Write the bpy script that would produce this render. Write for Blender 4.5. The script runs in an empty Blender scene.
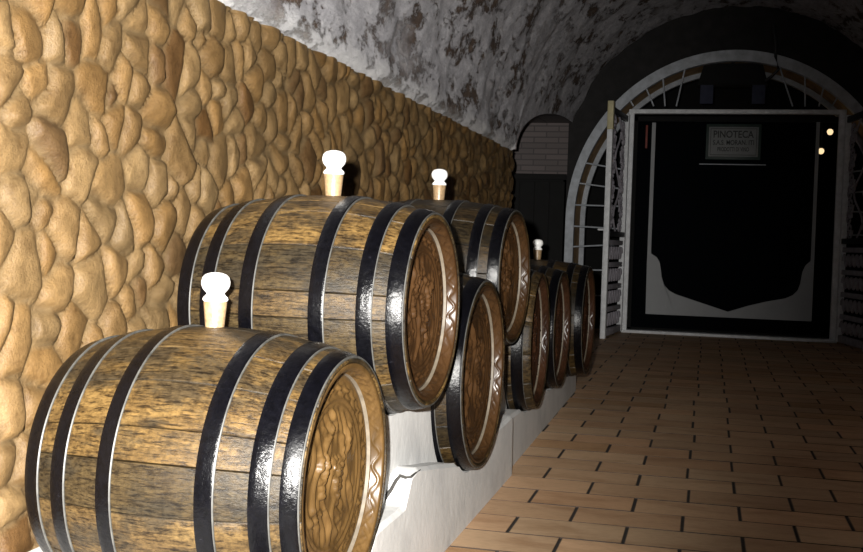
import bpy, bmesh, math, random
import numpy as np
from mathutils import Vector, Matrix, noise
rng = np.random.RandomState(7)
random.seed(7)
PI = math.pi
scene = bpy.context.scene
COL = scene.collection

# ------------------------------------------------------------------ helpers
def link(name, me, parent=None):
    o = bpy.data.objects.new(name, me)
    COL.objects.link(o)
    if parent is not None:
        o.parent = parent
    return o

def mesh(name, verts, faces, mat, parent=None, smooth=True, angle=None, colors=None, mats=None, fmat=None):
    me = bpy.data.meshes.new(name)
    me.from_pydata([tuple(map(float, v)) for v in verts], [], [tuple(map(int, f)) for f in faces])
    if mats is None:
        mats = [mat]
    for m in mats:
        me.materials.append(m)
    if fmat is not None:
        me.polygons.foreach_set('material_index', list(fmat))
    if colors is not None:
        a = me.color_attributes.new('tone', 'FLOAT_COLOR', 'POINT')
        buf = np.ones((len(verts), 4), dtype=np.float32)
        buf[:, :3] = colors
        a.data.foreach_set('color', buf.ravel())
    me.polygons.foreach_set('use_smooth', [smooth] * len(me.polygons))
    if smooth and angle is not None:
        me.set_sharp_from_angle(angle=math.radians(angle))
    me.update()
    return link(name, me, parent)

class MB:
    """collects boxes, tubes, strips; builds ONE mesh object"""
    def __init__(s):
        s.v = []; s.f = []
    def add(s, v, f):
        b = len(s.v)
        s.v += [tuple(p) for p in v]
        s.f += [tuple(i + b for i in q) for q in f]
    def box(s, x0, x1, y0, y1, z0, z1, bev=0.0):
        if bev <= 0:
            v = [(x, y, z) for x in (x0, x1) for y in (y0, y1) for z in (z0, z1)]
            s.add(v, [(0, 1, 3, 2), (4, 6, 7, 5), (0, 4, 5, 1), (2, 3, 7, 6), (0, 2, 6, 4), (1, 5, 7, 3)])
        else:
            bm = bmesh.new()
            bmesh.ops.create_cube(bm, size=1)
            for w in bm.verts:
                w.co = ((x0 + x1) / 2 + w.co.x * (x1 - x0), (y0 + y1) / 2 + w.co.y * (y1 - y0), (z0 + z1) / 2 + w.co.z * (z1 - z0))
            bmesh.ops.bevel(bm, geom=list(bm.edges), offset=bev, segments=2, affect='EDGES', profile=0.5)
            bm.verts.index_update()
            s.add([w.co[:] for w in bm.verts], [[w.index for w in f.verts] for f in bm.faces])
            bm.free()
    def tube(s, pts, r, n=6, cap=True):
        pts = [Vector(p) for p in pts]
        rings = []
        for i, p in enumerate(pts):
            a = pts[max(i - 1, 0)]; b = pts[min(i + 1, len(pts) - 1)]
            t = (b - a).normalized()
            u = t.cross(Vector((0, 0, 1)))
            if u.length < 1e-3:
                u = t.cross(Vector((1, 0, 0)))
            u.normalize(); w = t.cross(u)
            rr = r[i] if isinstance(r, (list, tuple)) else r
            rings.append([p + (u * math.cos(2 * PI * k / n) + w * math.sin(2 * PI * k / n)) * rr for k in range(n)])
        v = [q for g in rings for q in g]
        f = []
        for i in range(len(pts) - 1):
            for k in range(n):
                f.append((i * n + k, i * n + (k + 1) % n, (i + 1) * n + (k + 1) % n, (i + 1) * n + k))
        if cap:
            f.append(tuple(range(n))[::-1]); f.append(tuple((len(pts) - 1) * n + k for k in range(n)))
        s.add(v, f)
    def lathe(s, prof, n=32, origin=(0, 0, 0), axis='z'):
        """prof: list of (radius, height); closed at ends when radius is 0"""
        v = []; f = []
        for (r, h) in prof:
            for k in range(n):
                a = 2 * PI * k / n
                v.append((origin[0] + r * math.cos(a), origin[1] + r * math.sin(a), origin[2] + h))
        for i in range(len(prof) - 1):
            for k in range(n):
                f.append((i * n + k, i * n + (k + 1) % n, (i + 1) * n + (k + 1) % n, (i + 1) * n + k))
        s.add(v, f)
    def build(s, name, mat, parent=None, smooth=True, angle=35):
        return mesh(name, s.v, s.f, mat, parent, smooth, angle)

def tag(o, label=None, cat=None, group=None, kind=None):
    if label: o['label'] = label
    if cat: o['category'] = cat
    if group: o['group'] = group
    if kind: o['kind'] = kind
    return o

def empty(name, loc, rz=0.0):
    o = bpy.data.objects.new(name, None)
    o.location = loc; o.rotation_euler = (0, 0, rz); o.empty_display_size = 0.1
    COL.objects.link(o)
    return o

# ------------------------------------------------------------------ materials
def new_mat(name):
    m = bpy.data.materials.new(name); m.use_nodes = True
    nt = m.node_tree; b = nt.nodes['Principled BSDF']
    return m, nt, b
def N(nt, t, **kw):
    n = nt.nodes.new(t)
    for k, v in kw.items():
        if k.startswith('i_'):
            n.inputs[k[2:].replace('_', ' ')].default_value = v
        else:
            setattr(n, k, v)
    return n
def ramp(nt, src, stops):
    r = nt.nodes.new('ShaderNodeValToRGB')
    while len(r.color_ramp.elements) < len(stops):
        r.color_ramp.elements.new(0.5)
    for e, (p, c) in zip(r.color_ramp.elements, stops):
        e.position = p; e.color = (c[0], c[1], c[2], 1)
    nt.links.new(src, r.inputs[0])
    return r.outputs[0]
def noise_tex(nt, vec, scale, detail=4, rough=0.55, dist=0.0):
    n = N(nt, 'ShaderNodeTexNoise'); n.inputs['Scale'].default_value = scale
    n.inputs['Detail'].default_value = detail; n.inputs['Roughness'].default_value = rough
    n.inputs['Distortion'].default_value = dist
    nt.links.new(vec, n.inputs['Vector'])
    return n.outputs['Fac']
def mapped(nt, scale=(1, 1, 1), rand=False):
    tc = N(nt, 'ShaderNodeTexCoord'); mp = N(nt, 'ShaderNodeMapping')
    mp.inputs['Scale'].default_value = scale
    nt.links.new(tc.outputs['Object'], mp.inputs['Vector'])
    if rand:
        oi = N(nt, 'ShaderNodeObjectInfo'); mu = N(nt, 'ShaderNodeVectorMath', operation='SCALE')
        mu.inputs[0].default_value = (13.1, 7.7, 5.3)
        nt.links.new(oi.outputs['Random'], mu.inputs['Scale'])
        nt.links.new(mu.outputs[0], mp.inputs['Location'])
    return mp.outputs['Vector']
def mix(nt, fac, a, b, mode='MIX'):
    m = N(nt, 'ShaderNodeMix', data_type='RGBA', blend_type=mode)
    for s, i in ((fac, 0), (a, 6), (b, 7)):
        if hasattr(s, 'is_output'):
            nt.links.new(s, m.inputs[i])
        else:
            m.inputs[i].default_value = s if i == 0 else (s[0], s[1], s[2], 1)
    return m.outputs[2]
def bump(nt, b, h, strength, dist=0.01):
    bp = N(nt, 'ShaderNodeBump'); bp.inputs['Strength'].default_value = strength; bp.inputs['Distance'].default_value = dist
    nt.links.new(h, bp.inputs['Height']); nt.links.new(bp.outputs[0], b.inputs['Normal'])
def tone(nt):
    a = N(nt, 'ShaderNodeVertexColor'); a.layer_name = 'tone'
    return a.outputs['Color']
def simple(name, col, rough=0.6, nscale=20, var=0.15, bmp=0.1, metal=0.0, spec=0.5):
    m, nt, b = new_mat(name)
    v = mapped(nt)
    f = noise_tex(nt, v, nscale)
    c = ramp(nt, f, [(0.25, [x * (1 - var) for x in col]), (0.75, [min(1, x * (1 + var)) for x in col])])
    nt.links.new(c, b.inputs['Base Color'])
    b.inputs['Roughness'].default_value = rough; b.inputs['Metallic'].default_value = metal
    b.inputs['Specular IOR Level'].default_value = spec
    if bmp: bump(nt, b, f, bmp, 0.005)
    return m

# river cobbles
M_stone, nt, b = new_mat('river_stone')
v = mapped(nt)
f1 = noise_tex(nt, v, 20, 9, 0.78); f2 = noise_tex(nt, v, 130, 3, 0.6)
c = mix(nt, 1.0, tone(nt), ramp(nt, f1, [(0.28, (0.50, 0.44, 0.36)), (0.5, (1, 1, 1)), (0.75, (1.25, 1.22, 1.15))]), 'MULTIPLY')
c = mix(nt, 0.6, c, ramp(nt, f2, [(0.3, (0.75, 0.72, 0.68)), (0.6, (1.05, 1.05, 1.05))]), 'MULTIPLY')
nt.links.new(c, b.inputs['Base Color']); b.inputs['Roughness'].default_value = 0.5
b.inputs['Specular IOR Level'].default_value = 0.35
ad = N(nt, 'ShaderNodeMath', operation='MULTIPLY_ADD'); ad.inputs[1].default_value = 0.3
nt.links.new(f2, ad.inputs[0]); nt.links.new(f1, ad.inputs[2])
bump(nt, b, ad.outputs[0], 0.55, 0.012)

# peeling plaster of the vault
M_vault, nt, b = new_mat('peeling_plaster')
v = mapped(nt, (1.0, 0.5, 1.0))
fa = noise_tex(nt, v, 1.6, 6, 0.6, 0.0); fb = noise_tex(nt, v, 5.0, 9, 0.74, 0.0); fc = noise_tex(nt, v, 14, 8, 0.8, 0.0)
base = ramp(nt, fc, [(0.25, (0.26, 0.25, 0.27)), (0.5, (0.52, 0.51, 0.54)), (0.72, (0.82, 0.80, 0.82))])
patch = ramp(nt, fb, [(0.525, (0, 0, 0)), (0.575, (1, 1, 1))])
brown = ramp(nt, fc, [(0.3, (0.030, 0.020, 0.016)), (0.55, (0.12, 0.078, 0.055)), (0.8, (0.32, 0.24, 0.17))])
big = ramp(nt, fa, [(0.36, (0.25, 0.25, 0.25)), (0.5, (1, 1, 1))])
mm = mix(nt, 1.0, patch, big, 'MULTIPLY')
c = mix(nt, mm, base, brown)
tc = N(nt, 'ShaderNodeTexCoord'); sp = N(nt, 'ShaderNodeSeparateXYZ'); nt.links.new(tc.outputs['Object'], sp.inputs[0])
wob = N(nt, 'ShaderNodeMath', operation='MULTIPLY_ADD'); wob.inputs[1].default_value = 0.45
nt.links.new(fb, wob.inputs[0]); nt.links.new(sp.outputs['Z'], wob.inputs[2])
edge = ramp(nt, wob.outputs[0], [(0.0, (1, 1, 1)), (1.0, (0, 0, 0))])
mr = N(nt, 'ShaderNodeMapRange'); mr.inputs['From Min'].default_value = 2.03; mr.inputs['From Max'].default_value = 2.22
mr.inputs['To Min'].default_value = 1.0; mr.inputs['To Max'].default_value = 0.0
nt.links.new(wob.outputs[0], mr.inputs['Value'])
c = mix(nt, mr.outputs[0], c, (0.86, 0.85, 0.84))
nt.links.new(c, b.inputs['Base Color']); b.inputs['Roughness'].default_value = 0.75
hh = N(nt, 'ShaderNodeMath', operation='MULTIPLY_ADD'); hh.inputs[1].default_value = -0.7
nt.links.new(mm, hh.inputs[0]); nt.links.new(fc, hh.inputs[2])
bump(nt, b, hh.outputs[0], 1.0, 0.035)

# floor tiles
M_tile, nt, b = new_mat('terracotta_tile')
v = mapped(nt, (0.6, 1.6, 1))
f1 = noise_tex(nt, v, 5, 6, 0.6, 0.4); f2 = noise_tex(nt, v, 45, 4, 0.6)
c = mix(nt, 1.0, tone(nt), ramp(nt, f1, [(0.25, (0.70, 0.62, 0.55)), (0.5, (1, 1, 1)), (0.8, (1.12, 1.12, 1.1))]), 'MULTIPLY')
c = mix(nt, 0.5, c, ramp(nt, f2, [(0.3, (0.75, 0.72, 0.7)), (0.6, (1.05, 1.05, 1.05))]), 'MULTIPLY')
nt.links.new(c, b.inputs['Base Color']); b.inputs['Roughness'].default_value = 0.6
b.inputs['Specular IOR Level'].default_value = 0.25
bump(nt, b, f1, 0.15, 0.006)

# white plaster of the plinth
M_plaster, nt, b = new_mat('white_plaster')
v = mapped(nt)
f1 = noise_tex(nt, v, 4, 6, 0.6); f2 = noise_tex(nt, v, 30, 4, 0.6)
c = ramp(nt, f1, [(0.25, (0.40, 0.40, 0.40)), (0.5, (0.54, 0.54, 0.53)), (0.8, (0.60, 0.59, 0.58))])
nt.links.new(c, b.inputs['Base Color']); b.inputs['Roughness'].default_value = 0.8
bump(nt, b, f2, 0.25, 0.006)

def oak(name, dark):
    m, nt, b = new_mat(name)
    f1 = noise_tex(nt, mapped(nt, (4.0, 22, 22), True), 1.5, 8, 0.72, 0.1)
    f2 = noise_tex(nt, mapped(nt, (14, 120, 120), True), 1.4, 6, 0.75)
    f3 = noise_tex(nt, mapped(nt, (3.0, 6.5, 6.5), True), 1.5, 8, 0.72)
    f4 = noise_tex(nt, mapped(nt, (45, 45, 45), True), 1.5, 5, 0.7)
    d = dark
    c = ramp(nt, f1, [(0.30, (0.055 * d, 0.034 * d, 0.015 * d)), (0.5, (0.122 * d, 0.077 * d, 0.030 * d)), (0.72, (0.205 * d, 0.135 * d, 0.054 * d))])
    c = mix(nt, 1.0, c, tone(nt), 'MULTIPLY')
    c = mix(nt, ramp(nt, f3, [(0.47, (0, 0, 0)), (0.58, (0.72, 0.72, 0.72))]), c, (0.030 * d, 0.025 * d, 0.017 * d))
    c = mix(nt, 0.9, c, ramp(nt, f2, [(0.40, (0.12, 0.10, 0.09)), (0.52, (1, 1, 1))]), 'MULTIPLY')
    c = mix(nt, 0.7, c, ramp(nt, f4, [(0.36, (0.35, 0.33, 0.30)), (0.55, (1.1, 1.1, 1.1))]), 'MULTIPLY')
    nt.links.new(c, b.inputs['Base Color'])
    b.inputs['Roughness'].default_value = 0.40
    b.inputs['Specular IOR Level'].default_value = 0.22
    bump(nt, b, f2, 0.5, 0.004)
    return m
M_oak = oak('weathered_oak', 0.56)
M_oak_dark = oak('dark_oak', 0.33)

def headwood(name, col):
    m, nt, b = new_mat(name)
    v = mapped(nt, (6, 6, 1.2), True)
    f1 = noise_tex(nt, v, 2.2, 6, 0.6, 0.5)
    f2 = noise_tex(nt, mapped(nt, (60, 60, 8), True), 1.5, 4, 0.6)
    c = ramp(nt, f1, [(0.28, [x * 0.5 for x in col]), (0.5, col), (0.78, [min(1, x * 1.3) for x in col])])
    c = mix(nt, 0.5, c, ramp(nt, f2, [(0.35, (0.5, 0.45, 0.4)), (0.55, (1, 1, 1))]), 'MULTIPLY')
    nt.links.new(c, b.inputs['Base Color'])
    b.inputs['Roughness'].default_value = 0.33; b.inputs['Specular IOR Level'].default_value = 0.42
    bump(nt, b, f2, 0.15, 0.003)
    return m
M_head_gold = headwood('golden_carved_oak', (0.072, 0.040, 0.013))
M_head = headwood('brown_carved_oak', (0.040, 0.019, 0.0068))
M_head_red = headwood('reddish_carved_oak', (0.036, 0.015, 0.007))

M_pale_oak = simple('pale_oak', (0.11, 0.09, 0.065), 0.6, 30, 0.35, 0.2)  # paler oak tone for the innermost ring of the rim
M_hoop, nt, b = new_mat('black_painted_iron')
v = mapped(nt, (1, 1, 1), True)
f1 = noise_tex(nt, v, 60, 5, 0.7); f2 = noise_tex(nt, v, 9, 4, 0.6)
c = ramp(nt, f1, [(0.35, (0.0008, 0.0008, 0.0012)), (0.66, (0.0018, 0.0018, 0.0028)), (0.8, (0.02, 0.02, 0.025))])
nt.links.new(c, b.inputs['Base Color'])
r_ = ramp(nt, f2, [(0.3, (0.17, 0.17, 0.17)), (0.7, (0.30, 0.30, 0.30))]); nt.links.new(r_, b.inputs['Roughness'])
b.inputs['Specular IOR Level'].default_value = 0.20
bump(nt, b, f1, 0.42, 0.004)
M_hoop_edge = simple('pale_hoop_edge', (0.045, 0.044, 0.040), 0.5, 40, 0.5, 0.1)  # paler tone for the front lip of each hoop
M_cork = simple('pale_cork', (0.26, 0.175, 0.095), 0.35, 90, 0.4, 0.25)
M_knob = simple('white_porcelain', (0.93, 0.93, 0.92), 0.12, 5, 0.02, 0.0)
M_white = simple('white_paint', (0.78, 0.80, 0.82), 0.55, 15, 0.18, 0.1)
M_greypaint = simple('grey_paint', (0.43, 0.46, 0.50), 0.6, 12, 0.25, 0.1)
M_frost = simple('frosted_film', (0.34, 0.35, 0.36), 0.6, 3, 0.06, 0.0)
M_cream = simple('cream_paint', (0.52, 0.47, 0.28), 0.6, 12, 0.2, 0.1)
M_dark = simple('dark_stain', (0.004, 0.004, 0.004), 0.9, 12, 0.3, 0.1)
M_iron = simple('dark_iron', (0.015, 0.015, 0.017), 0.5, 20, 0.3, 0.1)
M_lilac = simple('pale_lilac_paint', (0.36, 0.34, 0.38), 0.6, 15, 0.25, 0.1)
M_reveal = simple('ochre_plaster', (0.34, 0.22, 0.11), 0.8, 9, 0.45, 0.3)
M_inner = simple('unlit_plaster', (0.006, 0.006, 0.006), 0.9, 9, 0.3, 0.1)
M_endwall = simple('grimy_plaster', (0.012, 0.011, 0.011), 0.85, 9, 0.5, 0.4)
M_crack = simple('crack_shadow_earth', (0.03, 0.028, 0.025), 0.9, 30, 0.3, 0.0)
M_grout = simple('dark_grout', (0.02, 0.015, 0.012), 0.9, 30, 0.3, 0.0)
M_sign = simple('sign_board', (0.22, 0.23, 0.23), 0.6, 10, 0.12, 0.0)
M_signframe = simple('sign_green', (0.015, 0.035, 0.028), 0.5, 10, 0.2, 0.0)
M_ink = simple('sign_ink', (0.01, 0.012, 0.012), 0.6, 10, 0.1, 0.0)
M_bluepane = simple('blue_grey_pane', (0.05, 0.055, 0.085), 0.9, 10, 0.2, 0.0, 0.0, 0.1)
M_copper = simple('rust_red_paint', (0.22, 0.04, 0.025), 0.6, 10, 0.3, 0.0)

# brick courses of the end wall of the side niche
M_brick, nt, b = new_mat('old_brick')
tc = N(nt, 'ShaderNodeTexCoord'); sp = N(nt, 'ShaderNodeSeparateXYZ'); cb = N(nt, 'ShaderNodeCombineXYZ')
nt.links.new(tc.outputs['Object'], sp.inputs[0]); nt.links.new(sp.outputs['X'], cb.inputs['X']); nt.links.new(sp.outputs['Z'], cb.inputs['Y'])
br = N(nt, 'ShaderNodeTexBrick'); nt.links.new(cb.outputs[0], br.inputs['Vector'])
br.inputs['Color1'].default_value = (0.15, 0.125, 0.122, 1); br.inputs['Color2'].default_value = (0.115, 0.098, 0.096, 1)
br.inputs['Mortar'].default_value = (0.075, 0.065, 0.065, 1); br.inputs['Scale'].default_value = 1.0
br.inputs['Mortar Size'].default_value = 0.008; br.inputs['Brick Width'].default_value = 0.30; br.inputs['Row Height'].default_value = 0.068
nt.links.new(br.outputs['Color'], b.inputs['Base Color']); b.inputs['Roughness'].default_value = 0.8
bump(nt, b, br.outputs['Fac'], -0.5, 0.01)

# dark glass
M_glass, nt, b = new_mat('dark_glass')
out = nt.nodes['Material Output']
nt.nodes.remove(b)
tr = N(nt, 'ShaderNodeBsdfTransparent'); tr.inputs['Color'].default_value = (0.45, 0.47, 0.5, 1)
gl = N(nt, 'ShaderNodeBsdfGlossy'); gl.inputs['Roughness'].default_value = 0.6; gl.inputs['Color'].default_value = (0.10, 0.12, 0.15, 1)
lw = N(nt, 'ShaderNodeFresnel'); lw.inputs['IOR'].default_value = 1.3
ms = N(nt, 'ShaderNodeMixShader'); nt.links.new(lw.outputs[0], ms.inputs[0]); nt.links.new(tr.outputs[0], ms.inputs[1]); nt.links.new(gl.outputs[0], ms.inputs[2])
nt.links.new(ms.outputs[0], out.inputs['Surface'])

M_bulb, nt, b = new_mat('lit_bulb')
b.inputs['Base Color'].default_value = (1, 0.9, 0.7, 1)
b.inputs['Emission Color'].default_value = (1.0, 0.66, 0.32, 1); b.inputs['Emission Strength'].default_value = 6.0

# ------------------------------------------------------------------ dimensions
WX = -1.75           # stone wall
RX = 2.25            # right wall
ZS = 1.85            # springing of the vault
VC, VR = 0.25, 2.0   # vault axis and radius
YE = 13.4            # end wall
YN = 10.06           # end of the stone wall
Y0 = -0.6

# ------------------------------------------------------------------ floor
v = []; f = []; cols = []
L = 0.3981; RW = 0.23848
def add_tile(x0, x1, y0, y1, col):
    b0 = len(v); e = 0.004; zt = random.uniform(-0.0012, 0.0012)
    tx = random.uniform(-0.002, 0.002)
    for (x, y, z) in ((x0, y0, -0.02), (x1, y0, -0.02), (x1, y1, -0.02), (x0, y1, -0.02),
                      (x0, y0, zt - 0.0008), (x1, y0, zt - 0.0008), (x1, y1, zt - 0.0008), (x0, y1, zt - 0.0008),
                      (x0 + e, y0 + e, zt), (x1 - e, y0 + e, zt), (x1 - e, y1 - e, zt + tx), (x0 + e, y1 - e, zt)):
        v.append((x, y, min(z, 0.0))); cols.append(col if len(v) - b0 > 8 else np.array((0.045, 0.032, 0.024)))   # grout-stained edges
    for (a, c) in ((0, 4), (4, 8)):
        for k in range(4):
            f.append((b0 + a + k, b0 + a + (k + 1) % 4, b0 + c + (k + 1) % 4, b0 + c + k))
    f.append((b0 + 8, b0 + 9, b0 + 10, b0 + 11))
n0 = int(math.floor((Y0 - 3.7913) / RW)); n1 = int(math.ceil((YE + 0.3 - 3.7913) / RW))
for n in range(n0, n1):
    off = 0.0 if n % 2 == 0 else 0.5
    y0 = 3.7913 + n * RW; jit = random.uniform(-0.015, 0.015)
    for k in range(-4, 8):
        xa = -0.640 + (k + off) * L + jit; xb = xa + L
        xa += 0.0042 + random.uniform(0, 0.002); xb -= 0.0042
        xa = max(xa, -1.9); xb = min(xb, 2.30)
        if xb - xa < 0.02: continue
        t = random.random(); s = random.uniform(0.82, 1.12)
        col = np.array((0.53, 0.325, 0.185)) * (1 - t) + np.array((0.56, 0.385, 0.235)) * t
        if random.random() < 0.08: col = np.array((0.47, 0.285, 0.15))
        add_tile(xa, xb, y0 + 0.0035, y0 + RW - 0.0035, col * s)
fl = mesh('floor', v, f, M_tile, None, False, colors=np.array(cols), mats=[M_tile])
tag(fl, kind='structure')
g = MB(); g.box(-3.1, 2.4, Y0 - 0.1, 18.0, -0.12, -0.0045)
tag(g.build('floor_screed', M_grout), kind='structure')

# ------------------------------------------------------------------ stone wall
ys = [Y0]
while ys[-1] < YN:
    y = ys[-1]
    ys.append(y + (0.05 if y < 1.8 else 0.013 + max(0, y - 3.6) * 0.0042))
ys[-1] = YN
ys = np.array(ys); zs = np.linspace(0, ZS + 0.004, 132)
pts = []
dy, dz = 0.128, 0.146
j = 0; z = -0.1
while z < 2.05:
    y = Y0 - 0.2 + (dy / 2 if j % 2 else 0)
    while y < YN + 0.3:
        pts.append((y + rng.uniform(-0.07, 0.07), z + rng.uniform(-0.065, 0.065)))
        y += dy * rng.uniform(0.8, 1.25)
    z += dz * 0.87; j += 1
pts = np.array(pts)
nP = len(pts)
hue = rng.rand(nP, 1); val = rng.uniform(0.78, 1.12, (nP, 1))
scol = (np.array([[0.235, 0.145, 0.058]]) * (1 - hue) + np.array([[0.250, 0.180, 0.095]]) * hue) * val
scol = scol * np.array([[0.63, 0.575, 0.49]])
rd = rng.rand(nP) < 0.15
scol[rd] = scol[rd] * np.array([0.62, 0.55, 0.5])
tilt = rng.uniform(-0.12, 0.12, (nP, 2)); hm = rng.uniform(0.6, 1.15, nP)
wt = rng.uniform(-0.022, 0.020, nP)
YY, ZZ = np.meshgrid(ys, zs, indexing='ij')
q = np.stack([YY.ravel(), ZZ.ravel()], 1)
wn = np.array([(noise.noise((a * 7, c * 7, 1.3)), noise.noise((a * 7, c * 7, 9.1))) for a, c in q])
qw = q + wn * 0.028
D1 = np.zeros(len(q)); D2 = np.zeros(len(q)); ID = np.zeros(len(q), int)
for s in range(0, len(q), 4000):
    d = np.hypot(qw[s:s + 4000, None, 0] - pts[None, :, 0], (qw[s:s + 4000, None, 1] - pts[None, :, 1]) * 0.92) + wt[None, :]
    ix = np.argpartition(d, 2, axis=1)[:, :2]
    dd = np.take_along_axis(d, ix, 1)
    sw = dd[:, 0] > dd[:, 1]
    ID[s:s + 4000] = np.where(sw, ix[:, 1], ix[:, 0])
    D1[s:s + 4000] = dd.min(1); D2[s:s + 4000] = dd.max(1)
e = (D2 - D1) * 0.5
t = np.clip((e - 0.004) / 0.042, 0, 1)
dome = np.sqrt(np.clip(1 - (1 - t) ** 2, 0, 1))
rel = qw - pts[ID]
h = 0.033 * dome * hm[ID] + dome * (rel * tilt[ID]).sum(1)
h += wn[:, 0] * 0.003 + dome * 0.004 * np.array([noise.noise((a * 24, c * 24, 4.0)) for a, c in q])
mort = np.clip(e / 0.010, 0, 1)[:, None]
mcol = np.array([[0.135, 0.092, 0.045]])
colv = scol[ID] * mort + mcol * (1 - mort)
X = WX - 0.03 + h
V = np.stack([X, q[:, 0], q[:, 1]], 1)
ny, nz = len(ys), len(zs)
I = np.arange(ny * nz).reshape(ny, nz)
F = np.stack([I[:-1, :-1].ravel(), I[1:, :-1].ravel(), I[1:, 1:].ravel(), I[:-1, 1:].ravel()], 1)
# thickness: back and end faces so the wall is a solid slab
nb = len(V)
back = np.array([[WX - 0.4, Y0, 0], [WX - 0.4, YN, 0], [WX - 0.4, YN, ZS], [WX - 0.4, Y0, ZS]])
V2 = np.concatenate([V, back]); C2 = np.concatenate([colv, np.tile([[0.3, 0.2, 0.1]], (4, 1))])
F2 = [tuple(r) for r in F]
F2 += [(nb, nb + 3, nb + 2, nb + 1)]
F2 += [tuple(I[-1, :].tolist()) + (nb + 2, nb + 1)]
F2 += [tuple(I[:, -1].tolist())[::-1] + (nb + 3, nb + 2)]
w = mesh('wall_left', V2, F2, M_stone, colors=C2, mats=[M_stone])
tag(w, kind='structure')

# ------------------------------------------------------------------ vault (ceiling) with the side niche cut into it
def zn(y):   # top edge of the niche opening in the vault
    u = (y - 13.4) / 3.34
    return ZS + 0.634 * math.sqrt(max(0.0, 1 - u * u))
vy = [Y0 + (YN - Y0) * i / 170 for i in range(171)] + [YN + 0.004 + (YE - YN - 0.004) * (i / 40) ** 1.6 for i in range(41)]
nt_ = 110
V = []; F = []
for y in vy:
    a0 = PI
    if y > YN:
        a0 = PI - math.asin(min(1, (zn(y) - ZS) / VR))
    for k in range(nt_ + 1):
        a = a0 * (1 - k / nt_)
        r = VR
        p = Vector((VC + VR * math.cos(a), y, ZS + VR * math.sin(a)))
        if 0 < k:
            w_ = min(1, k / 4)
            r += w_ * (0.030 * noise.noise(p * 2.1) + 0.018 * noise.noise(p * 6.0) + 0.008 * noise.noise(p * 17.0))
        V.append((VC + r * math.cos(a) - (0.06 if k == 0 and y <= YN else 0), y, ZS + r * math.sin(a)))
for i in range(len(vy) - 1):
    for k in range(nt_):
        b0 = i * (nt_ + 1) + k
        F.append((b0, b0 + 1, b0 + nt_ + 2, b0 + nt_ + 1))
tag(mesh('ceiling', V, F, M_vault), kind='structure')
# niche soffit
V = []; F = []
for i, y in enumerate([YN + 0.002 + (YE - YN - 0.002) * (i / 40) ** 1.6 for i in range(41)]):
    z = zn(y); a = PI - math.asin(min(1, (z - ZS) / VR))
    V += [(VC + VR * math.cos(a) + 0.01, y, z), (-3.0, y, z)]
for i in range(40):
    F.append((2 * i, 2 * i + 1, 2 * i + 3, 2 * i + 2))
tag(mesh('ceiling_niche', V, F, M_brick, smooth=True), kind='structure')
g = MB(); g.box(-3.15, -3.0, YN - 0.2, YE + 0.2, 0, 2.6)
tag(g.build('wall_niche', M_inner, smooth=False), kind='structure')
g = MB(); g.box(-3.0, -1.685, YE - 0.012, YE + 0.2, 1.87, 2.7)
tag(g.build('wall_niche_brick', M_brick, smooth=False), kind='structure')
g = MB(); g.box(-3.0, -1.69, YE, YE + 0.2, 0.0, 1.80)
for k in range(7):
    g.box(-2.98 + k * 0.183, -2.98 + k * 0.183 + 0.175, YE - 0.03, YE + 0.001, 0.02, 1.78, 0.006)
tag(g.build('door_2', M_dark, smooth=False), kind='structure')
g = MB(); g.box(-3.0, -1.69, YE - 0.04, YE + 0.2, 1.80, 1.87, 0.008)
tag(g.build('trim_2', M_dark, smooth=False), kind='structure')
# right wall
g = MB(); g.box(RX, RX + 0.3, Y0, YE, 0, ZS)
tag(g.build('wall_right', M_vault, smooth=False), kind='structure')

# ------------------------------------------------------------------ end wall with the arched opening
AC, AZ = 0.219, 1.331
def arch(a, b, y, n=64, leg=True):
    p = []
    if leg:
        p += [(AC - a, y, AZ * k / 6) for k in range(6)]
    p += [(AC + a * math.cos(PI * (1 - k / n)), y, AZ + b * math.sin(PI * (1 - k / n))) for k in range(n + 1)]
    if leg:
        p += [(AC + a, y, AZ * k / 6) for k in range(5, -1, -1)]
    return p
def strip(pa, pb):
    n = len(pa)
    return pa + pb, [(i, i + 1, n + i + 1, n + i) for i in range(n - 1)]
# face of the wall between arch and vault
inn = arch(1.895, 2.0, YE); out_ = []
for (x, y, z) in inn:
    if z <= AZ + 1e-6:
        out_.append((-1.72 if x < AC else RX + 0.05, YE, z))
    else:
        d = Vector((x - AC, 0, z - AZ)).normalized()
        s = 1.9
        while s < 4:
            px, pz = AC + d.x * s, AZ + d.z * s
            if pz > ZS:
                if (px - VC) ** 2 + (pz - ZS) ** 2 > (VR + 0.1) ** 2: break
            elif px < -1.72 or px > RX + 0.05: break
            s += 0.01
        out_.append((px, YE, pz))
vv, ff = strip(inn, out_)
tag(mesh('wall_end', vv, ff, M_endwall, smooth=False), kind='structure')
# reveal of the thick wall (ochre plaster) and inner arch band
vv, ff = strip(arch(1.86, 1.96, YE + 0.02), arch(1.80, 1.89, YE + 0.62))
tag(mesh('trim_3', vv, ff, M_reveal, smooth=False), kind='structure')
def band(a, b, wa, wb, y0, y1, leg=True):
    g = MB()
    A0 = arch(a, b, y0, leg=leg); B0 = arch(a - wa, b - wb, y0, leg=leg); A1 = arch(a, b, y1, leg=leg); B1 = arch(a - wa, b - wb, y1, leg=leg)
    for p, q_ in ((A0, B0), (B0, B1), (B1, A1), (A1, A0)):
        g.add(*strip(p, q_))
    return g
tag(band(1.815, 1.91, 0.075, 0.08, YE + 0.62, YE + 0.70).build('trim_4', M_greypaint, angle=40), kind='structure')
tag(band(1.80 + 0.1, 2.005, 0.10, 0.125, YE - 0.04, YE + 0.06).build('trim_5', M_white if False else M_greypaint, angle=40), kind='structure')
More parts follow.
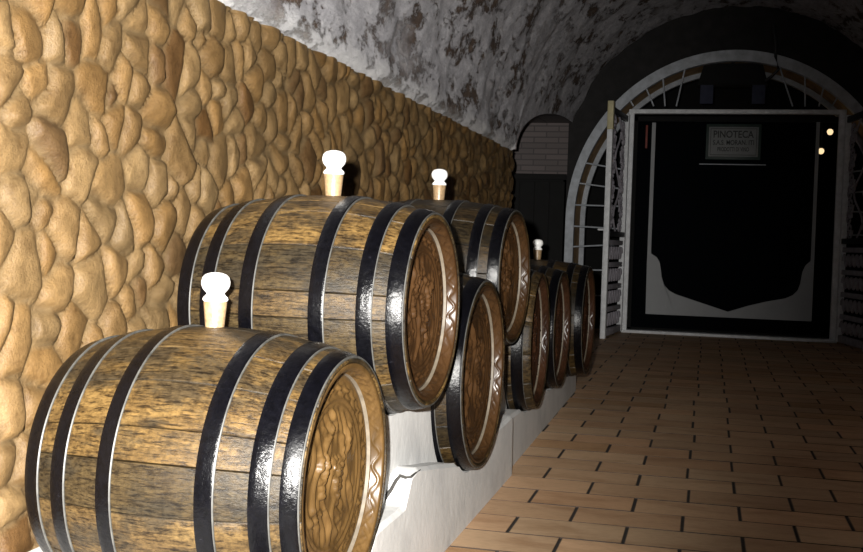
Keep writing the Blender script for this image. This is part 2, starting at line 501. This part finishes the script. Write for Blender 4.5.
# unlit room behind the doorway
g = MB()
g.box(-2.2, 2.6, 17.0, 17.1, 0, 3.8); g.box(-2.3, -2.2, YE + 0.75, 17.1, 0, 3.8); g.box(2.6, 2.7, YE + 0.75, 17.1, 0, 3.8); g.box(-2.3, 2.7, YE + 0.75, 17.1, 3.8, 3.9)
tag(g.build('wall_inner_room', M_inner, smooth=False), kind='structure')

# ------------------------------------------------------------------ doorway: posts, transom, threshold, fanlight bars
DX0, DX1, DT = -0.972, 1.445, 2.605
g = MB()
g.box(DX0, DX0 + 0.062, YE - 0.03, YE + 0.07, 0.0, DT, 0.006)
g.box(DX1 - 0.060, DX1 + 0.015, YE - 0.03, YE + 0.07, 0.0, DT, 0.006)
g.box(DX0, DX1 + 0.015, YE - 0.04, YE + 0.07, DT - 0.005, DT + 0.045, 0.006)
fr = g.build('door_frame', M_white, angle=30); tag(fr, kind='structure')
g = MB(); g.box(DX0, DX1 + 0.015, YE - 0.05, YE + 0.16, 0.0, 0.034, 0.006)
tag(g.build('threshold', M_white, angle=30), kind='structure')
bars = [((-0.60, 3.06), (-0.56, 2.69)), ((-0.34, 3.17), (-0.43, 2.69)), ((-0.80, 2.93), (-0.69, 2.69)), ((-0.995, 2.80), (-0.926, 2.69)),
        ((0.71, 3.15), (0.875, 2.69)), ((0.995, 3.05), (1.01, 2.69)), ((1.206, 2.93), (1.16, 2.69)), ((1.36, 2.80), (1.30, 2.69)),
        ((-1.50, 2.015), (-0.97, 1.93)), ((-1.565, 1.77), (-0.97, 1.70)), ((-1.60, 1.505), (-0.97, 1.50)), ((-1.60, 1.25), (-0.97, 1.23)), ((-1.60, 1.0), (-0.97, 1.05)),
        ((-1.60, 0.72), (-0.97, 0.74)), ((-1.60, 0.42), (-0.97, 0.43)),
        ((1.93, 2.02), (1.44, 1.93)), ((2.0, 1.77), (1.44, 1.70)), ((2.02, 1.5), (1.44, 1.5)), ((2.02, 1.25), (1.44, 1.23)), ((2.02, 0.72), (1.44, 0.74))]
fan = empty('fanlight_grille', (AC, YE, 0)); tag(fan, kind='structure')
for (x0, z0), (x1, z1) in bars:
    g = MB(); g.tube([(x0 - AC, 0.0, z0), (x1 - AC, 0.0, z1)], 0.0095, 8)
    g.build('glazing_bar', M_greypaint, fan)

# ------------------------------------------------------------------ inner glazed door with frosted shield border
YD = YE + 0.30
idr = empty('door_1', (0.219, YD, 0)); tag(idr, kind='structure')
def P(x): return x - 0.219
g = MB()
g.box(P(DX0 + 0.03), P(DX1), -0.02, 0.06, 0.0, 0.05, 0.004)
g.box(P(DX0 + 0.03), P(DX1), -0.02, 0.06, DT - 0.06, DT, 0.004)
g.box(P(DX0 + 0.03), P(DX0 + 0.09), -0.02, 0.06, 0.0, DT, 0.004)
g.box(P(DX1 - 0.022), P(DX1), -0.02, 0.06, 0.0, DT, 0.004)
g.build('frame', M_dark, idr, angle=30)
g = MB(); g.box(P(DX0 + 0.09), P(DX1 - 0.022), 0.030, 0.040, 0.05, DT - 0.06)
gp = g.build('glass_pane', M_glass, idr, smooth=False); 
inner = [(-0.672, 2.53), (-0.672, 0.95), (-0.60, 0.905), (-0.565, 0.845), (-0.548, 0.76), (-0.535, 0.67), (-0.505, 0.58), (-0.443, 0.51), (-0.36, 0.468), (-0.067, 0.38), (0.254, 0.285),
         (0.48, 0.365), (0.699, 0.428), (0.90, 0.472), (0.985, 0.515), (1.035, 0.57), (1.062, 0.65), (1.08, 0.79), (1.11, 0.865), (1.168, 0.925), (1.168, 2.58)]
outer = []
for k, (x, z) in enumerate(inner):
    if k <= 1: outer.append((-0.716, z))
    elif k >= len(inner) - 2: outer.append((1.208, z))
    else: outer.append((-0.71 + (1.207 + 0.71) * (k - 2) / (len(inner) - 5), 0.215))
outer[1] = (-0.716, 0.80); outer[-2] = (1.208, 0.80)
n = len(inner); vv = []
for yy in (0.0, 0.009):
    vv += [(P(x), yy, z) for x, z in inner] + [(P(x), yy, z) for x, z in outer]
ff = []
for i in range(n - 1):
    ff.append((i, i + 1, n + i + 1, n + i)); o = 2 * n
    ff.append((o + i, o + n + i, o + n + i + 1, o + i + 1))
    ff.append((i, o + i, o + i + 1, i + 1)); ff.append((n + i, n + i + 1, o + n + i + 1, o + n + i))
ob = mesh('frosted_border', vv, ff, M_frost, idr, smooth=False); ob['label'] = 'frosted grey shield-shaped border'
g = MB(); g.box(P(-0.146), P(0.62), -0.045, 0.009, 2.03, 2.042, 0.003)
g.build('ledge', M_greypaint, idr, angle=30)
g = MB(); g.box(P(-0.79), P(-0.765), -0.005, 0.009, 2.22, 2.50, 0.003)
o = g.build('strip', M_copper, idr, angle=30); o['label'] = 'short rust red strip'

# sign
sg = empty('sign', (0.238, YD - 0.07, 2.125))
tag(sg, 'small grey rectangular sign lettered in black hanging on the dark glass door', 'sign')
g = MB(); g.box(-0.315, 0.315, 0.0, 0.03, -0.035, 0.385, 0.004); g.build('frame', M_signframe, sg, angle=30)
g = MB(); g.box(-0.283, 0.283, -0.006, 0.004, 0.0, 0.35, 0.002); g.build('board', M_sign, sg, angle=30)
g = MB()
for (a, b_) in (((-0.262, 0.02), (-0.262, 0.33)), ((0.262, 0.02), (0.262, 0.33)), ((-0.262, 0.33), (0.262, 0.33)), ((-0.262, 0.02), (0.262, 0.02))):
    g.tube([(a[0], -0.0065, a[1]), (b_[0], -0.0065, b_[1])], 0.0028, 6)
g.build('border_line', M_ink, sg)
def lettering(txt, width, height, z, name='lettering'):
    cu = bpy.data.curves.new(name, 'FONT'); cu.body = txt; cu.align_x = 'CENTER'; cu.size = 0.1; cu.extrude = 0.0012; cu.offset = 0.0016
    t = bpy.data.objects.new('tmp', cu); COL.objects.link(t)
    bpy.context.view_layer.update()
    me = bpy.data.meshes.new_from_object(t.evaluated_get(bpy.context.evaluated_depsgraph_get()))
    bpy.data.objects.remove(t); bpy.data.curves.remove(cu)
    co = np.empty(len(me.vertices) * 3); me.vertices.foreach_get('co', co); co = co.reshape(-1, 3)
    mn, mx = co.min(0), co.max(0)
    x = (co[:, 0] - (mn[0] + mx[0]) / 2) / (mx[0] - mn[0]) * width
    zz = (co[:, 1] - mn[1]) / (mx[1] - mn[1]) * height + z
    me.vertices.foreach_set('co', np.stack([x, -0.0068 - co[:, 2], zz], 1).ravel())
    me.materials.clear(); me.materials.append(M_ink); me.name = name
    return link(name, me, sg)
lettering('PINOTECA', 0.46, 0.085, 0.222)
lettering('S.A.S. MORAN. ITI', 0.47, 0.058, 0.138)
lettering('PRODOTTI DI VINO', 0.36, 0.050, 0.062)

# bulbs glowing behind the glass
for x, z, lab in ((1.385, 2.50, 'small lit globe lamp behind the door glass, the higher of two'), (1.29, 2.265, 'small lit globe lamp behind the door glass, the lower of two')):
    l = empty('globe_lamp', (x, 14.35, 0.0 + z)); tag(l, lab, 'lamp', 'lit globe lamps behind the glass door')
    g = MB(); g.lathe([(0.001, -0.038), (0.024, -0.030), (0.038, 0), (0.030, 0.024), (0.015, 0.035), (0.001, 0.038)], 20); g.build('globe', M_bulb, l)
    g = MB(); g.lathe([(0.001, 0.032), (0.015, 0.032), (0.015, 0.09), (0.001, 0.09)], 14); g.tube([(0, 0, 0.088), (0, 0, 3.80 - z)], 0.006, 6); g.build('cord', M_iron, l)

# dark fixture under the crown of the arch
fx = empty('lantern', (0.20, YE + 0.25, 2.74)); tag(fx, 'bulky dark unlit fixture hanging under the crown of the white arch', 'lantern')
g = MB()
pr = [(-0.40, 0.22), (-0.33, 0.47), (0.33, 0.47), (0.40, 0.22)]
vv = [(x, y, z) for y in (-0.12, 0.12) for x, z in pr]
g.add(vv, [(0, 3, 2, 1), (4, 5, 6, 7), (0, 1, 5, 4), (1, 2, 6, 5), (2, 3, 7, 6), (3, 0, 4, 7)])
g.build('housing', M_dark, fx, smooth=False)
for x in (-0.29, 0.30):
    g = MB(); g.box(x - 0.075, x + 0.075, -0.09, -0.07, 0.0, 0.23, 0.004); g.build('pane', M_bluepane, fx, angle=30)
g = MB(); g.tube([(0, 0, 0.46), (0, 0, 0.55)], 0.02, 8); g.build('stem', M_iron, fx)
# cable over the arch
cb_ = [(0.62, YE - 0.06, 3.62), (0.655, YE - 0.08, 3.42), (0.66, YE - 0.09, 3.25), (0.70, YE - 0.09, 3.10), (0.62, YE - 0.06, 3.02), (0.56, YE - 0.02, 2.98)]
g = MB(); g.tube(cb_, 0.018, 8); o = g.build('cable', M_iron); tag(o, 'black cable hanging across the top of the white arched frame', 'cable')

# ------------------------------------------------------------------ gate leaves with scrollwork
def spiral(cx, cz, r, turns, a0, sgn=1, n=26):
    p = []
    for i in range(n + 1):
        t = i / n; a = a0 + sgn * turns * 2 * PI * t; rr = r * (1 - 0.82 * t)
        p.append((cx + rr * math.cos(a), 0, cz + rr * math.sin(a)))
    return p
def gate(name_label, loc, rz, cap):
    W, H = 1.06, 2.58
    root = empty('gate_leaf', loc, rz); tag(root, name_label, 'gate', 'open gate leaves of the doorway')
    g = MB(); g.box(0.012, 0.075, -0.03, 0.03, 0.02, H, 0.006); g.build('stile', M_white, root, angle=30)
    g = MB(); g.box(W - 0.075, W, -0.03, 0.03, 0.0, H if not cap else H - 0.28, 0.006); g.build('stile', M_white, root, angle=30)
    if cap:
        g = MB(); g.box(W - 0.078, W + 0.003, -0.033, 0.033, H - 0.28, H + 0.03, 0.006); o = g.build('cap', M_cream, root, angle=30); o['label'] = 'cream painted top of the stile'
    for z0, z1 in ((0.02, 0.10), (H - 0.09, H - 0.02)):
        g = MB(); g.box(0.07, W - 0.07, -0.022, 0.022, z0, z1, 0.005); g.build('rail', M_lilac if z0 < 1 else M_iron, root, angle=30)
    g = MB(); g.box(0.0, W - 0.07, -0.028, 0.028, 1.13, 1.19, 0.005); o = g.build('rail', M_iron, root, angle=30); o['label'] = 'black middle rail'
    # lower panel: zigzag rows between flat bars
    rows = 4; zz0, zz1 = 0.12, 1.12; rh = (zz1 - zz0) / rows
    for r in range(rows):
        g = MB(); z0 = zz0 + r * rh
        g.box(0.075, W - 0.075, -0.014, 0.014, z0 + rh - 0.085, z0 + rh - 0.03, 0.004)
        g.build('bar', M_lilac, root, angle=30)
        g = MB(); pts_ = []
        for k in range(0, 49):
            pts_.append((0.08 + (W - 0.16) * k / 48, 0, z0 + 0.075 + 0.055 * math.sin(k / 48 * 2 * PI * 6)))
        g.tube(pts_, 0.019, 8)
        g.build('zigzag', M_lilac, root)
    # upper panel: curls climbing a wavy stem
    g = MB()
    st = [(W * 0.5 + 0.16 * math.sin(k / 40 * 2 * PI * 2), 0, 1.2 + 1.3 * k / 40) for k in range(41)]
    g.tube(st, 0.012, 7); g.build('vine_stem', M_lilac, root)
    for k in range(9):
        z = 1.28 + k * 0.14; s = 1 if k % 2 else -1
        for cx in (W * 0.5 + s * 0.26, W * 0.5 - s * 0.30):
            g = MB(); g.tube(spiral(cx, z, 0.10, 1.6, PI if cx > W / 2 else 0, s), 0.012, 6); g.build('curl', M_lilac, root)
    return root
gl_ = gate('open white gate leaf with zigzag scrollwork on the left of the doorway', (-0.985, YE - 0.06, 0.0), math.radians(-96.0), True)
g = MB(); g.tube([(1.03, -0.03, 1.20), (1.03, -0.09, 1.20), (0.95, -0.10, 1.20)], 0.012, 8); o = g.build('handle', M_white, gl_)
gr_ = gate('open gate leaf with wavy scrollwork rows at the right edge beside the doorway', (1.465, YE - 0.06, 0.0), math.radians(-80), False)

# ------------------------------------------------------------------ barrels
def carve(kind, seed):
    """height of the carved relief on the unit disc (u right, w up)"""
    rs = np.random.RandomState(seed)
    ph = rs.uniform(0, 6, 8)
    def fn(u, w):
        r = np.hypot(u, w); a = np.arctan2(w, u)
        h = np.zeros_like(u)
        g = lambda d, s: np.exp(-(d / s) ** 2)
        h += 0.9 * g(r - 0.76, 0.025) + 0.6 * g(r - 0.70, 0.018) + 0.5 * g(r - 0.96, 0.03)
        # scrolled border
        sc = np.sin(a * 13 + ph[0]) * 0.055
        bm_ = np.exp(-((r - 0.86) / 0.10) ** 4)
        h += bm_ * (0.9 * g(r - 0.86 - sc, 0.022) + 0.6 * g(r - 0.86 + sc * 0.8, 0.018))
        m = 1 / (1 + np.exp((r - 0.66) / 0.015))
        # wavy vine stems
        for k in range(4):
            x0 = -0.45 + 0.3 * k
            xx = x0 + 0.10 * np.sin(w * (4.0 + k) + ph[k]) + 0.03 * np.sin(w * 13 + ph[k + 1])
            h += m * (1.1 - 0.15 * k) * g(u - xx, 0.035)
        # grape clusters
        for (cx, cz, n) in ((0.12 + 0.1 * rs.rand(), -0.1, 7), (-0.28, 0.18 * rs.rand() - 0.1, 6)):
            for i in range(n):
                wd = max(1, int(round((n - i) * 0.55)))
                for j in range(wd):
                    px = cx + (j - (wd - 1) / 2) * 0.075; pz = cz + 0.25 - i * 0.07
                    d = np.hypot(u - px, w - pz)
                    h += m * 1.0 * np.sqrt(np.clip(1 - (d / 0.042) ** 2, 0, 1))
        # leaves: lobed
        for (cx, cz, s) in ((-0.1, 0.42, 0.20), (0.36, 0.30, 0.16), (-0.36, -0.30, 0.18), (0.25, -0.42, 0.17)):
            d = np.hypot(u - cx, w - cz); aa = np.arctan2(w - cz, u - cx)
            R_ = s * (0.7 + 0.3 * np.cos(5 * aa + ph[5]))
            h += m * 0.9 * np.clip(1 - (d / R_) ** 2, 0, 1) ** 0.6 * (0.75 + 0.25 * np.cos(10 * aa))
        # scattered tool marks
        h += m * 0.65 * np.sin(u * 46 + 4 * np.sin(w * 7 + ph[6])) * (0.5 + 0.5 * np.sin(w * 11 + u * 5 + ph[7]))
        return h
    return fn

barrel_profiles = []
def make_barrel(label, x, y, z, yaw, rh, rb, ln, wood, headmat, seed, bung=True, bx=0.0, hoops=((0.004, 0.074), (0.124, 0.190), (0.315, 0.380), (0.620, 0.685), (0.812, 0.876), (0.928, 0.996)), bunglabel=None, group='oak barrels on the white plinth'):
    """(x,y,z): centre of the front end; axis along local +X"""
    yaw = math.radians(yaw)
    n = Vector((math.cos(yaw), -math.sin(yaw), 0))
    c = Vector((x, y, z)) - n * (ln / 2)
    root = empty('barrel', (c.x, c.y, c.z - rb), -yaw)
    tag(root, label, 'barrel', group)
    rs = np.random.RandomState(seed)
    def R(t):   # t 0 back .. 1 front
        return rb - (rb - rh) * abs(2 * t - 1) ** 2.0
    barrel_profiles.append((c, yaw, ln, R, rb))
    z0 = rb
    # ---- staves
    NS = 19; fr_ = (0.0, 0.025, 0.2, 0.4, 0.6, 0.8, 0.975); sub = len(fr_); NA = NS * sub
    off = rs.uniform(0, 6)
    wdt = rs.uniform(0.65, 1.35, NS); edges = np.concatenate([[0], np.cumsum(wdt)]) / wdt.sum() * 2 * PI + off
    ang = []; sid = []; joint = []
    for i in range(NS):
        for k in range(sub):
            ang.append(edges[i] + (edges[i + 1] - edges[i]) * fr_[k]); sid.append(i); joint.append(1.0 if k == 0 else 0.0)
    ang = np.array(ang); sid = np.array(sid); joint = np.array(joint)
    gold = rs.rand(NS)
    scol = np.where(gold[:, None] < 0.36, np.array([[1.32, 1.25, 1.05]]), np.where(gold[:, None] < 0.66, np.array([[0.88, 0.86, 0.82]]), np.array([[0.56, 0.59, 0.62]]))) * rs.uniform(0.8, 1.2, (NS, 1))
    nl = 41
    rows = []
    for k in range(nl):
        t = k / (nl - 1); rows.append(((t - 0.5) * ln, R(t), 1.0))
    ch = 0.012; dp = 0.060
    prof = [((-0.5) * ln + dp, R(0) - ch - 0.006, 0.0), (-0.5 * ln + 0.004, R(0) - ch, 0.0), (-0.5 * ln, R(0) - ch + 0.004, 0.2), (-0.5 * ln, R(0) - 0.003, 0.6)] + rows[0:0] \
        + [(-0.5 * ln + 0.003, R(0), 1.0)] + rows[1:-1] + [(0.5 * ln - 0.003, R(1), 1.0), (0.5 * ln, R(1) - 0.003, 0.6), (0.5 * ln, R(1) - ch + 0.004, 0.2), (0.5 * ln - 0.004, R(1) - ch, 0.0), (0.5 * ln - dp, R(1) - ch - 0.006, 0.0)]
    V = []; Cc = []
    for (xx, r, jw) in prof:
        rr = r - 0.0028 * joint * jw
        for i in range(NA):
            V.append((xx, rr[i] * math.cos(ang[i]), z0 + rr[i] * math.sin(ang[i])))
        Cc.append(scol[sid] * (1 - 0.85 * joint[:, None] * jw))
    F = []
    for k in range(len(prof) - 1):
        for i in range(NA):
            F.append((k * NA + i, k * NA + (i + 1) % NA, (k + 1) * NA + (i + 1) % NA, (k + 1) * NA + i))
    mesh('staves', V, F, wood, root, True, 40, colors=np.concatenate(Cc), mats=[wood])
    # ---- heads
    for side in (1, -1):
        rad = rh - 0.040; fn = carve('x', seed * 3 + side)
        nr, na = (64, 200) if side > 0 else (6, 48)
        rr = np.linspace(0, 1, nr + 1)[1:]; aa = np.arange(na) / na * 2 * PI
        U = (rr[:, None] * np.cos(aa)[None]).ravel(); Wv = (rr[:, None] * np.sin(aa)[None]).ravel()
        U = np.concatenate([[0], U]); Wv = np.concatenate([[0], Wv])
        h = fn(U, Wv) * 0.0078 if side > 0 else np.zeros_like(U)
        xs = side * (ln / 2 - dp + 0.016 + h)
        V = np.stack([xs, U * rad, z0 + Wv * rad], 1)
        F = [(0, 1 + i, 1 + (i + 1) % na) for i in range(na)]
        for k in range(nr - 1):
            for i in range(na):
                F.append((1 + k * na + i, 1 + (k + 1) * na + i, 1 + (k + 1) * na + (i + 1) % na, 1 + k * na + (i + 1) % na))
        if side < 0: F = [q_[::-1] for q_ in F]
        mesh('head', V, F, headmat, root, True)
        # carved rim ring around the head
        na2 = 400 if side > 0 else 60; V = []; F = []
        aa2 = np.arange(na2) / na2 * 2 * PI
        NWL = 14
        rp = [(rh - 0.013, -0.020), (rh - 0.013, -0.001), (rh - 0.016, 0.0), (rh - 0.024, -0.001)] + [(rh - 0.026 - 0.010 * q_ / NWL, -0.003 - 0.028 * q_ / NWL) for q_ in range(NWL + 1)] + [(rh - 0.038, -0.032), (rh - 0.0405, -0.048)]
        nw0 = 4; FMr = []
        for q_, (r_1, dx_) in enumerate(rp):
            for a_ in aa2:
                hr = 0.0
                if side > 0 and nw0 <= q_ <= nw0 + NWL:
                    uu = (q_ - nw0) / NWL
                    ce = 0.5 + 0.30 * math.sin(a_ * 24 + seed + 1.4 * math.sin(a_ * 4 + seed))
                    hr = 0.0019 * math.exp(-((uu - ce) / 0.13) ** 2) + 0.0016 * math.exp(-((uu - 0.5 - 0.32 * math.sin(a_ * 23 + seed * 2)) / 0.10) ** 2)
                V.append((side * (ln / 2 - 0.002 + dx_), (r_1 - hr) * math.cos(a_), z0 + (r_1 - hr) * math.sin(a_)))
        for q_ in range(len(rp) - 1):
            for i in range(na2):
                fc_ = (q_ * na2 + i, q_ * na2 + (i + 1) % na2, (q_ + 1) * na2 + (i + 1) % na2, (q_ + 1) * na2 + i)
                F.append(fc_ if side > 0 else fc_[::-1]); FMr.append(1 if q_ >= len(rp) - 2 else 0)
        mesh('rim', V, F, None, root, True, 50, mats=[headmat, M_pale_oak], fmat=FMr)
    # ---- hoops
    s_ = 1.0
    for (t0, t1) in hoops:
        V = []; F = []; FM = []
        NH = 112; m_ = 5
        outp = []
        for k in range(m_ + 1):
            t = t0 + (t1 - t0) * k / m_
            outp.append(((t - 0.5) * ln, R(t) + (0.0045 if 0 < k < m_ else 0.0028), 0))
        # paler lip on the edge that faces the corridor, then back under
        lip = 0.0024
        outp.insert(m_, ((t1 - 0.5) * ln - lip, R(t1) + 0.0047, 0))
        inp = [((t1 - 0.5) * ln, R(t1) - 0.001, 0), ((t0 - 0.5) * ln, R(t0) - 0.001, 0)]
        pr_ = outp + inp
        np_ = len(pr_)
        for (xx, r, _) in pr_:
            for i in range(NH):
                a = 2 * PI * i / NH
                V.append((xx, r * math.cos(a), z0 + r * math.sin(a)))
        for k in range(np_):
            for i in range(NH):
                k2 = (k + 1) % np_
                F.append((k * NH + i, k * NH + (i + 1) % NH, k2 * NH + (i + 1) % NH, k2 * NH + i))
                FM.append(1 if k in (m_, m_ + 1) else 0)
        mesh('hoop', V, F, None, root, True, 35, mats=[M_hoop, M_hoop_edge], fmat=FM)
    # ---- bung with cork body and white knob
    if bung:
        zb = z0 + rb - 0.006
        g = MB(); g.lathe([(0.001, 0.0), (0.0225, 0.0), (0.0285, 0.066), (0.027, 0.070), (0.001, 0.070)], 24, (bx, 0, zb))
        bo = g.build('bung', M_cork, root); bo['label'] = bunglabel or 'tapered cork bung'
        g = MB(); g.lathe([(0.001, 0.0), (0.029, 0.0), (0.0315, 0.004), (0.030, 0.009), (0.0235, 0.015), (0.0215, 0.019), (0.026, 0.024), (0.032, 0.031), (0.0350, 0.040), (0.0352, 0.048), (0.0325, 0.058), (0.026, 0.065), (0.014, 0.0695), (0.001, 0.0705)], 28, (bx, 0, zb + 0.068))
        kb = g.build('knob', M_knob, bo); kb['label'] = 'white rounded knob'
    return root

make_barrel('large oak barrel in the foreground with golden carved head, nearest of the lower row', -0.80, 2.475, 0.438, 2.5, 0.284, 0.340, 0.68, M_oak, M_head_gold, 11, True, -0.018, ((0.004, 0.070), (0.128, 0.190), (0.32, 0.378), (0.672, 0.735), (0.842, 0.908), (0.938, 0.997)))
make_barrel('oak barrel raised above and behind the foreground barrel, front of the upper row', -0.75, 3.070, 0.808, 3.0, 0.272, 0.319, 0.67, M_oak, M_head, 12, True, 0.014)
make_barrel('lower barrel resting on the plinth below the gap between the two raised barrels', -0.75, 3.855, 0.540, 1.9, 0.327, 0.375, 0.70, M_oak_dark, M_head, 13, False)
make_barrel('dark raised barrel behind the first raised one, second in the upper row', -0.78, 4.611, 0.865, 3.8, 0.276, 0.318, 0.70, M_oak_dark, M_head, 14)
make_barrel('dark lower barrel with pale stave edge beneath the second raised barrel', -0.772, 5.35, 0.540, -0.5, 0.325, 0.372, 0.70, M_oak, M_head_red, 15, False, 0.0, ((0.004, 0.074), (0.124, 0.190), (0.315, 0.380), (0.620, 0.685), (0.770, 0.836), (0.872, 0.950)))
make_barrel('very dark lower barrel with reddish rim, second from the far end of the row', -0.785, 6.30, 0.530, 1.0, 0.325, 0.372, 0.70, M_oak_dark, M_head_red, 16, False)
make_barrel('farthest dark barrel at the corridor end of the plinth beside the gate leaf', -0.735, 7.25, 0.525, 1.0, 0.345, 0.385, 0.70, M_oak_dark, M_head_red, 17, True, -0.004)

# ------------------------------------------------------------------ plinth with cradles
py0, py1 = 1.55, 7.72
gy = np.arange(py0, py1 + 1e-6, 0.0125); gy[-1] = py1
def curb(y):
    a = np.interp(y, [0, 2.985, 3.05, 3.12, 3.50, 3.70, 4.745, 4.75, 5.6, 7.8], [0.255, 0.262, 0.335, 0.345, 0.285, 0.250, 0.265, 0.245, 0.21, 0.195])
    return a
def xfront(y): return -0.795 if y < 4.75 else -0.822 - (y - 4.75) * 0.013
def lower_limit(xw, y):
    zmin = 9.0
    for (c, yaw, ln, R, rb) in barrel_profiles:
        dx, dyy = xw - c.x, y - c.y
        lx = dx * math.cos(yaw) - dyy * math.sin(yaw); ly = dx * math.sin(yaw) + dyy * math.cos(yaw)
        t = lx / ln + 0.5
        if t < -0.10 or t > 1.12: continue
        r = R(min(max(t, 0.0), 1.0)) + 0.009
        if abs(ly) < r:
            zmin = min(zmin, c.z - math.sqrt(r * r - ly * ly))
    return zmin
def block(name, ya, yb, xs_of, top_of, zb, parent=None):
    ygrid = np.linspace(ya, yb, int(round((yb - ya) / 0.0125)) + 1)
    V = []; F = []; nyy = len(ygrid); nx = None
    for y in ygrid:
        xs_ = xs_of(y); nx = len(xs_)
        for k, xx in enumerate(xs_):
            h_ = min(top_of(k, xx, y), lower_limit(xx, y)) + 0.0025 * noise.noise((xx * 6, y * 6, 2.0)) - 0.003
            V.append((xx, y, max(h_, zb + 0.02)))
    for i in range(nyy - 1):
        for k in range(nx - 1):
            a = i * nx + k
            F.append((a, a + nx, a + nx + 1, a + 1))
    nv = len(V)
    for y in ygrid: V.append((xs_of(y)[0] + 0.004, y, zb))
    nv2 = len(V)
    for y in ygrid: V.append((xs_of(y)[-1], y, zb))
    for i in range(nyy - 1):
        F.append((nv + i, nv + i + 1, (i + 1) * nx, i * nx))
        F.append((i * nx + nx - 1, (i + 1) * nx + nx - 1, nv2 + i + 1, nv2 + i))
        F.append((nv + i, nv2 + i, nv2 + i + 1, nv + i + 1))
    F.append(tuple([nv] + list(range(nx)) + [nv2]))
    F.append(tuple([nv + nyy - 1, nv2 + nyy - 1] + [(nyy - 1) * nx + k for k in range(nx - 1, -1, -1)]))
    o = mesh(name, V, F, M_plaster, parent, True, 32)
    bm = bmesh.new(); bm.from_mesh(o.data); bmesh.ops.recalc_face_normals(bm, faces=bm.faces); bm.to_mesh(o.data); bm.free()
    o.data.set_sharp_from_angle(angle=math.radians(32))
    return o
pl = empty('plinth', (0, 0, 0))
tag(pl, 'long white plastered plinth along the stone wall with the barrels resting in it', 'plinth')
deep = [-0.93, -1.0, -1.08, -1.16, -1.24, -1.32, -1.40, -1.48, -1.56, -1.64, WX + 0.025]
block('base', py0, py1, lambda y: [xfront(y), xfront(y) - 0.012, xfront(y) - 0.06] + deep, lambda k, xx, y: (curb(y) - (0.012 if k == 0 else 0)) if k < 3 or y > 2.9 else 0.145, 0.0, pl)
for ya, yb, cap in ((2.70, 3.64, 0.545), (4.08, 5.14, 0.60)):
    block('support_block', ya, yb, lambda y: [xfront(y) - 0.065, xfront(y) - 0.070, -0.93, -0.98, -1.03, -1.08, -1.13, -1.18, -1.23, -1.28, -1.36], lambda k, xx, y: max(curb(y) - 0.02, cap - (0.004 if k == 0 else 0)), 0.10, pl)
g = MB(); g.tube([(-0.874, 2.978, 0.245), (-0.857, 3.0, 0.276), (-0.847, 3.016, 0.294), (-0.839, 3.036, 0.316), (-0.830, 3.047, 0.329), (-0.812, 3.044, 0.326), (-0.800, 3.052, 0.327), (-0.798, 3.09, 0.330), (-0.797, 3.15, 0.330)], [0.008, 0.007, 0.006, 0.006, 0.006, 0.005, 0.004, 0.003, 0.0015], 6)
o = g.build('crack', M_crack, pl, smooth=False); o['label'] = 'dark jagged crack in the plaster'
# ------------------------------------------------------------------ camera
F_, YAW, PIT, ROL = 1110.24, 0.2434, 0.0304, 0.0322
fw = Vector((-math.sin(YAW) * math.cos(PIT), math.cos(YAW) * math.cos(PIT), -math.sin(PIT)))
r0 = Vector((math.cos(YAW), math.sin(YAW), 0)); u0 = r0.cross(fw)
r1 = r0 * math.cos(ROL) + u0 * math.sin(ROL); u1 = u0 * math.cos(ROL) - r0 * math.sin(ROL)
cam_loc = Vector((0, 0, 1.0))
cd = bpy.data.cameras.new('camera'); cd.sensor_width = 36; cd.sensor_fit = 'HORIZONTAL'; cd.lens = F_ / 863 * 36; cd.clip_start = 0.05
cam = bpy.data.objects.new('camera', cd); COL.objects.link(cam)
m = Matrix((r1, u1, -fw)).transposed().to_4x4(); m.translation = cam_loc
cam.matrix_world = m
scene.camera = cam

# ------------------------------------------------------------------ light: the photographer's flash
def ray(px, py): return (fw + r1 * ((px - 431.5) / F_) - u1 * ((py - 276) / F_)).normalized()
ld = bpy.data.lights.new('flash', 'SPOT'); ld.energy = 2900; ld.spot_size = math.radians(79); ld.spot_blend = 1.0; ld.shadow_soft_size = 0.02
ld.color = (1.0, 0.97, 0.92)
lo = bpy.data.objects.new('flash', ld); COL.objects.link(lo)
lo.location = cam_loc - r1 * 0.095 + u1 * 0.08
lo.rotation_euler = ray(70, 262).to_track_quat('-Z', 'Y').to_euler()

wd = bpy.data.worlds.new('world'); scene.world = wd; wd.use_nodes = True
wd.node_tree.nodes['Background'].inputs[0].default_value = (0.5, 0.6, 0.8, 1); wd.node_tree.nodes['Background'].inputs[1].default_value = 0.002
scene.view_settings.view_transform = 'Standard'; scene.view_settings.look = 'None'; scene.view_settings.gamma = 1.0
scene.view_settings.exposure = 0.0; scene.view_settings.use_curve_mapping = False
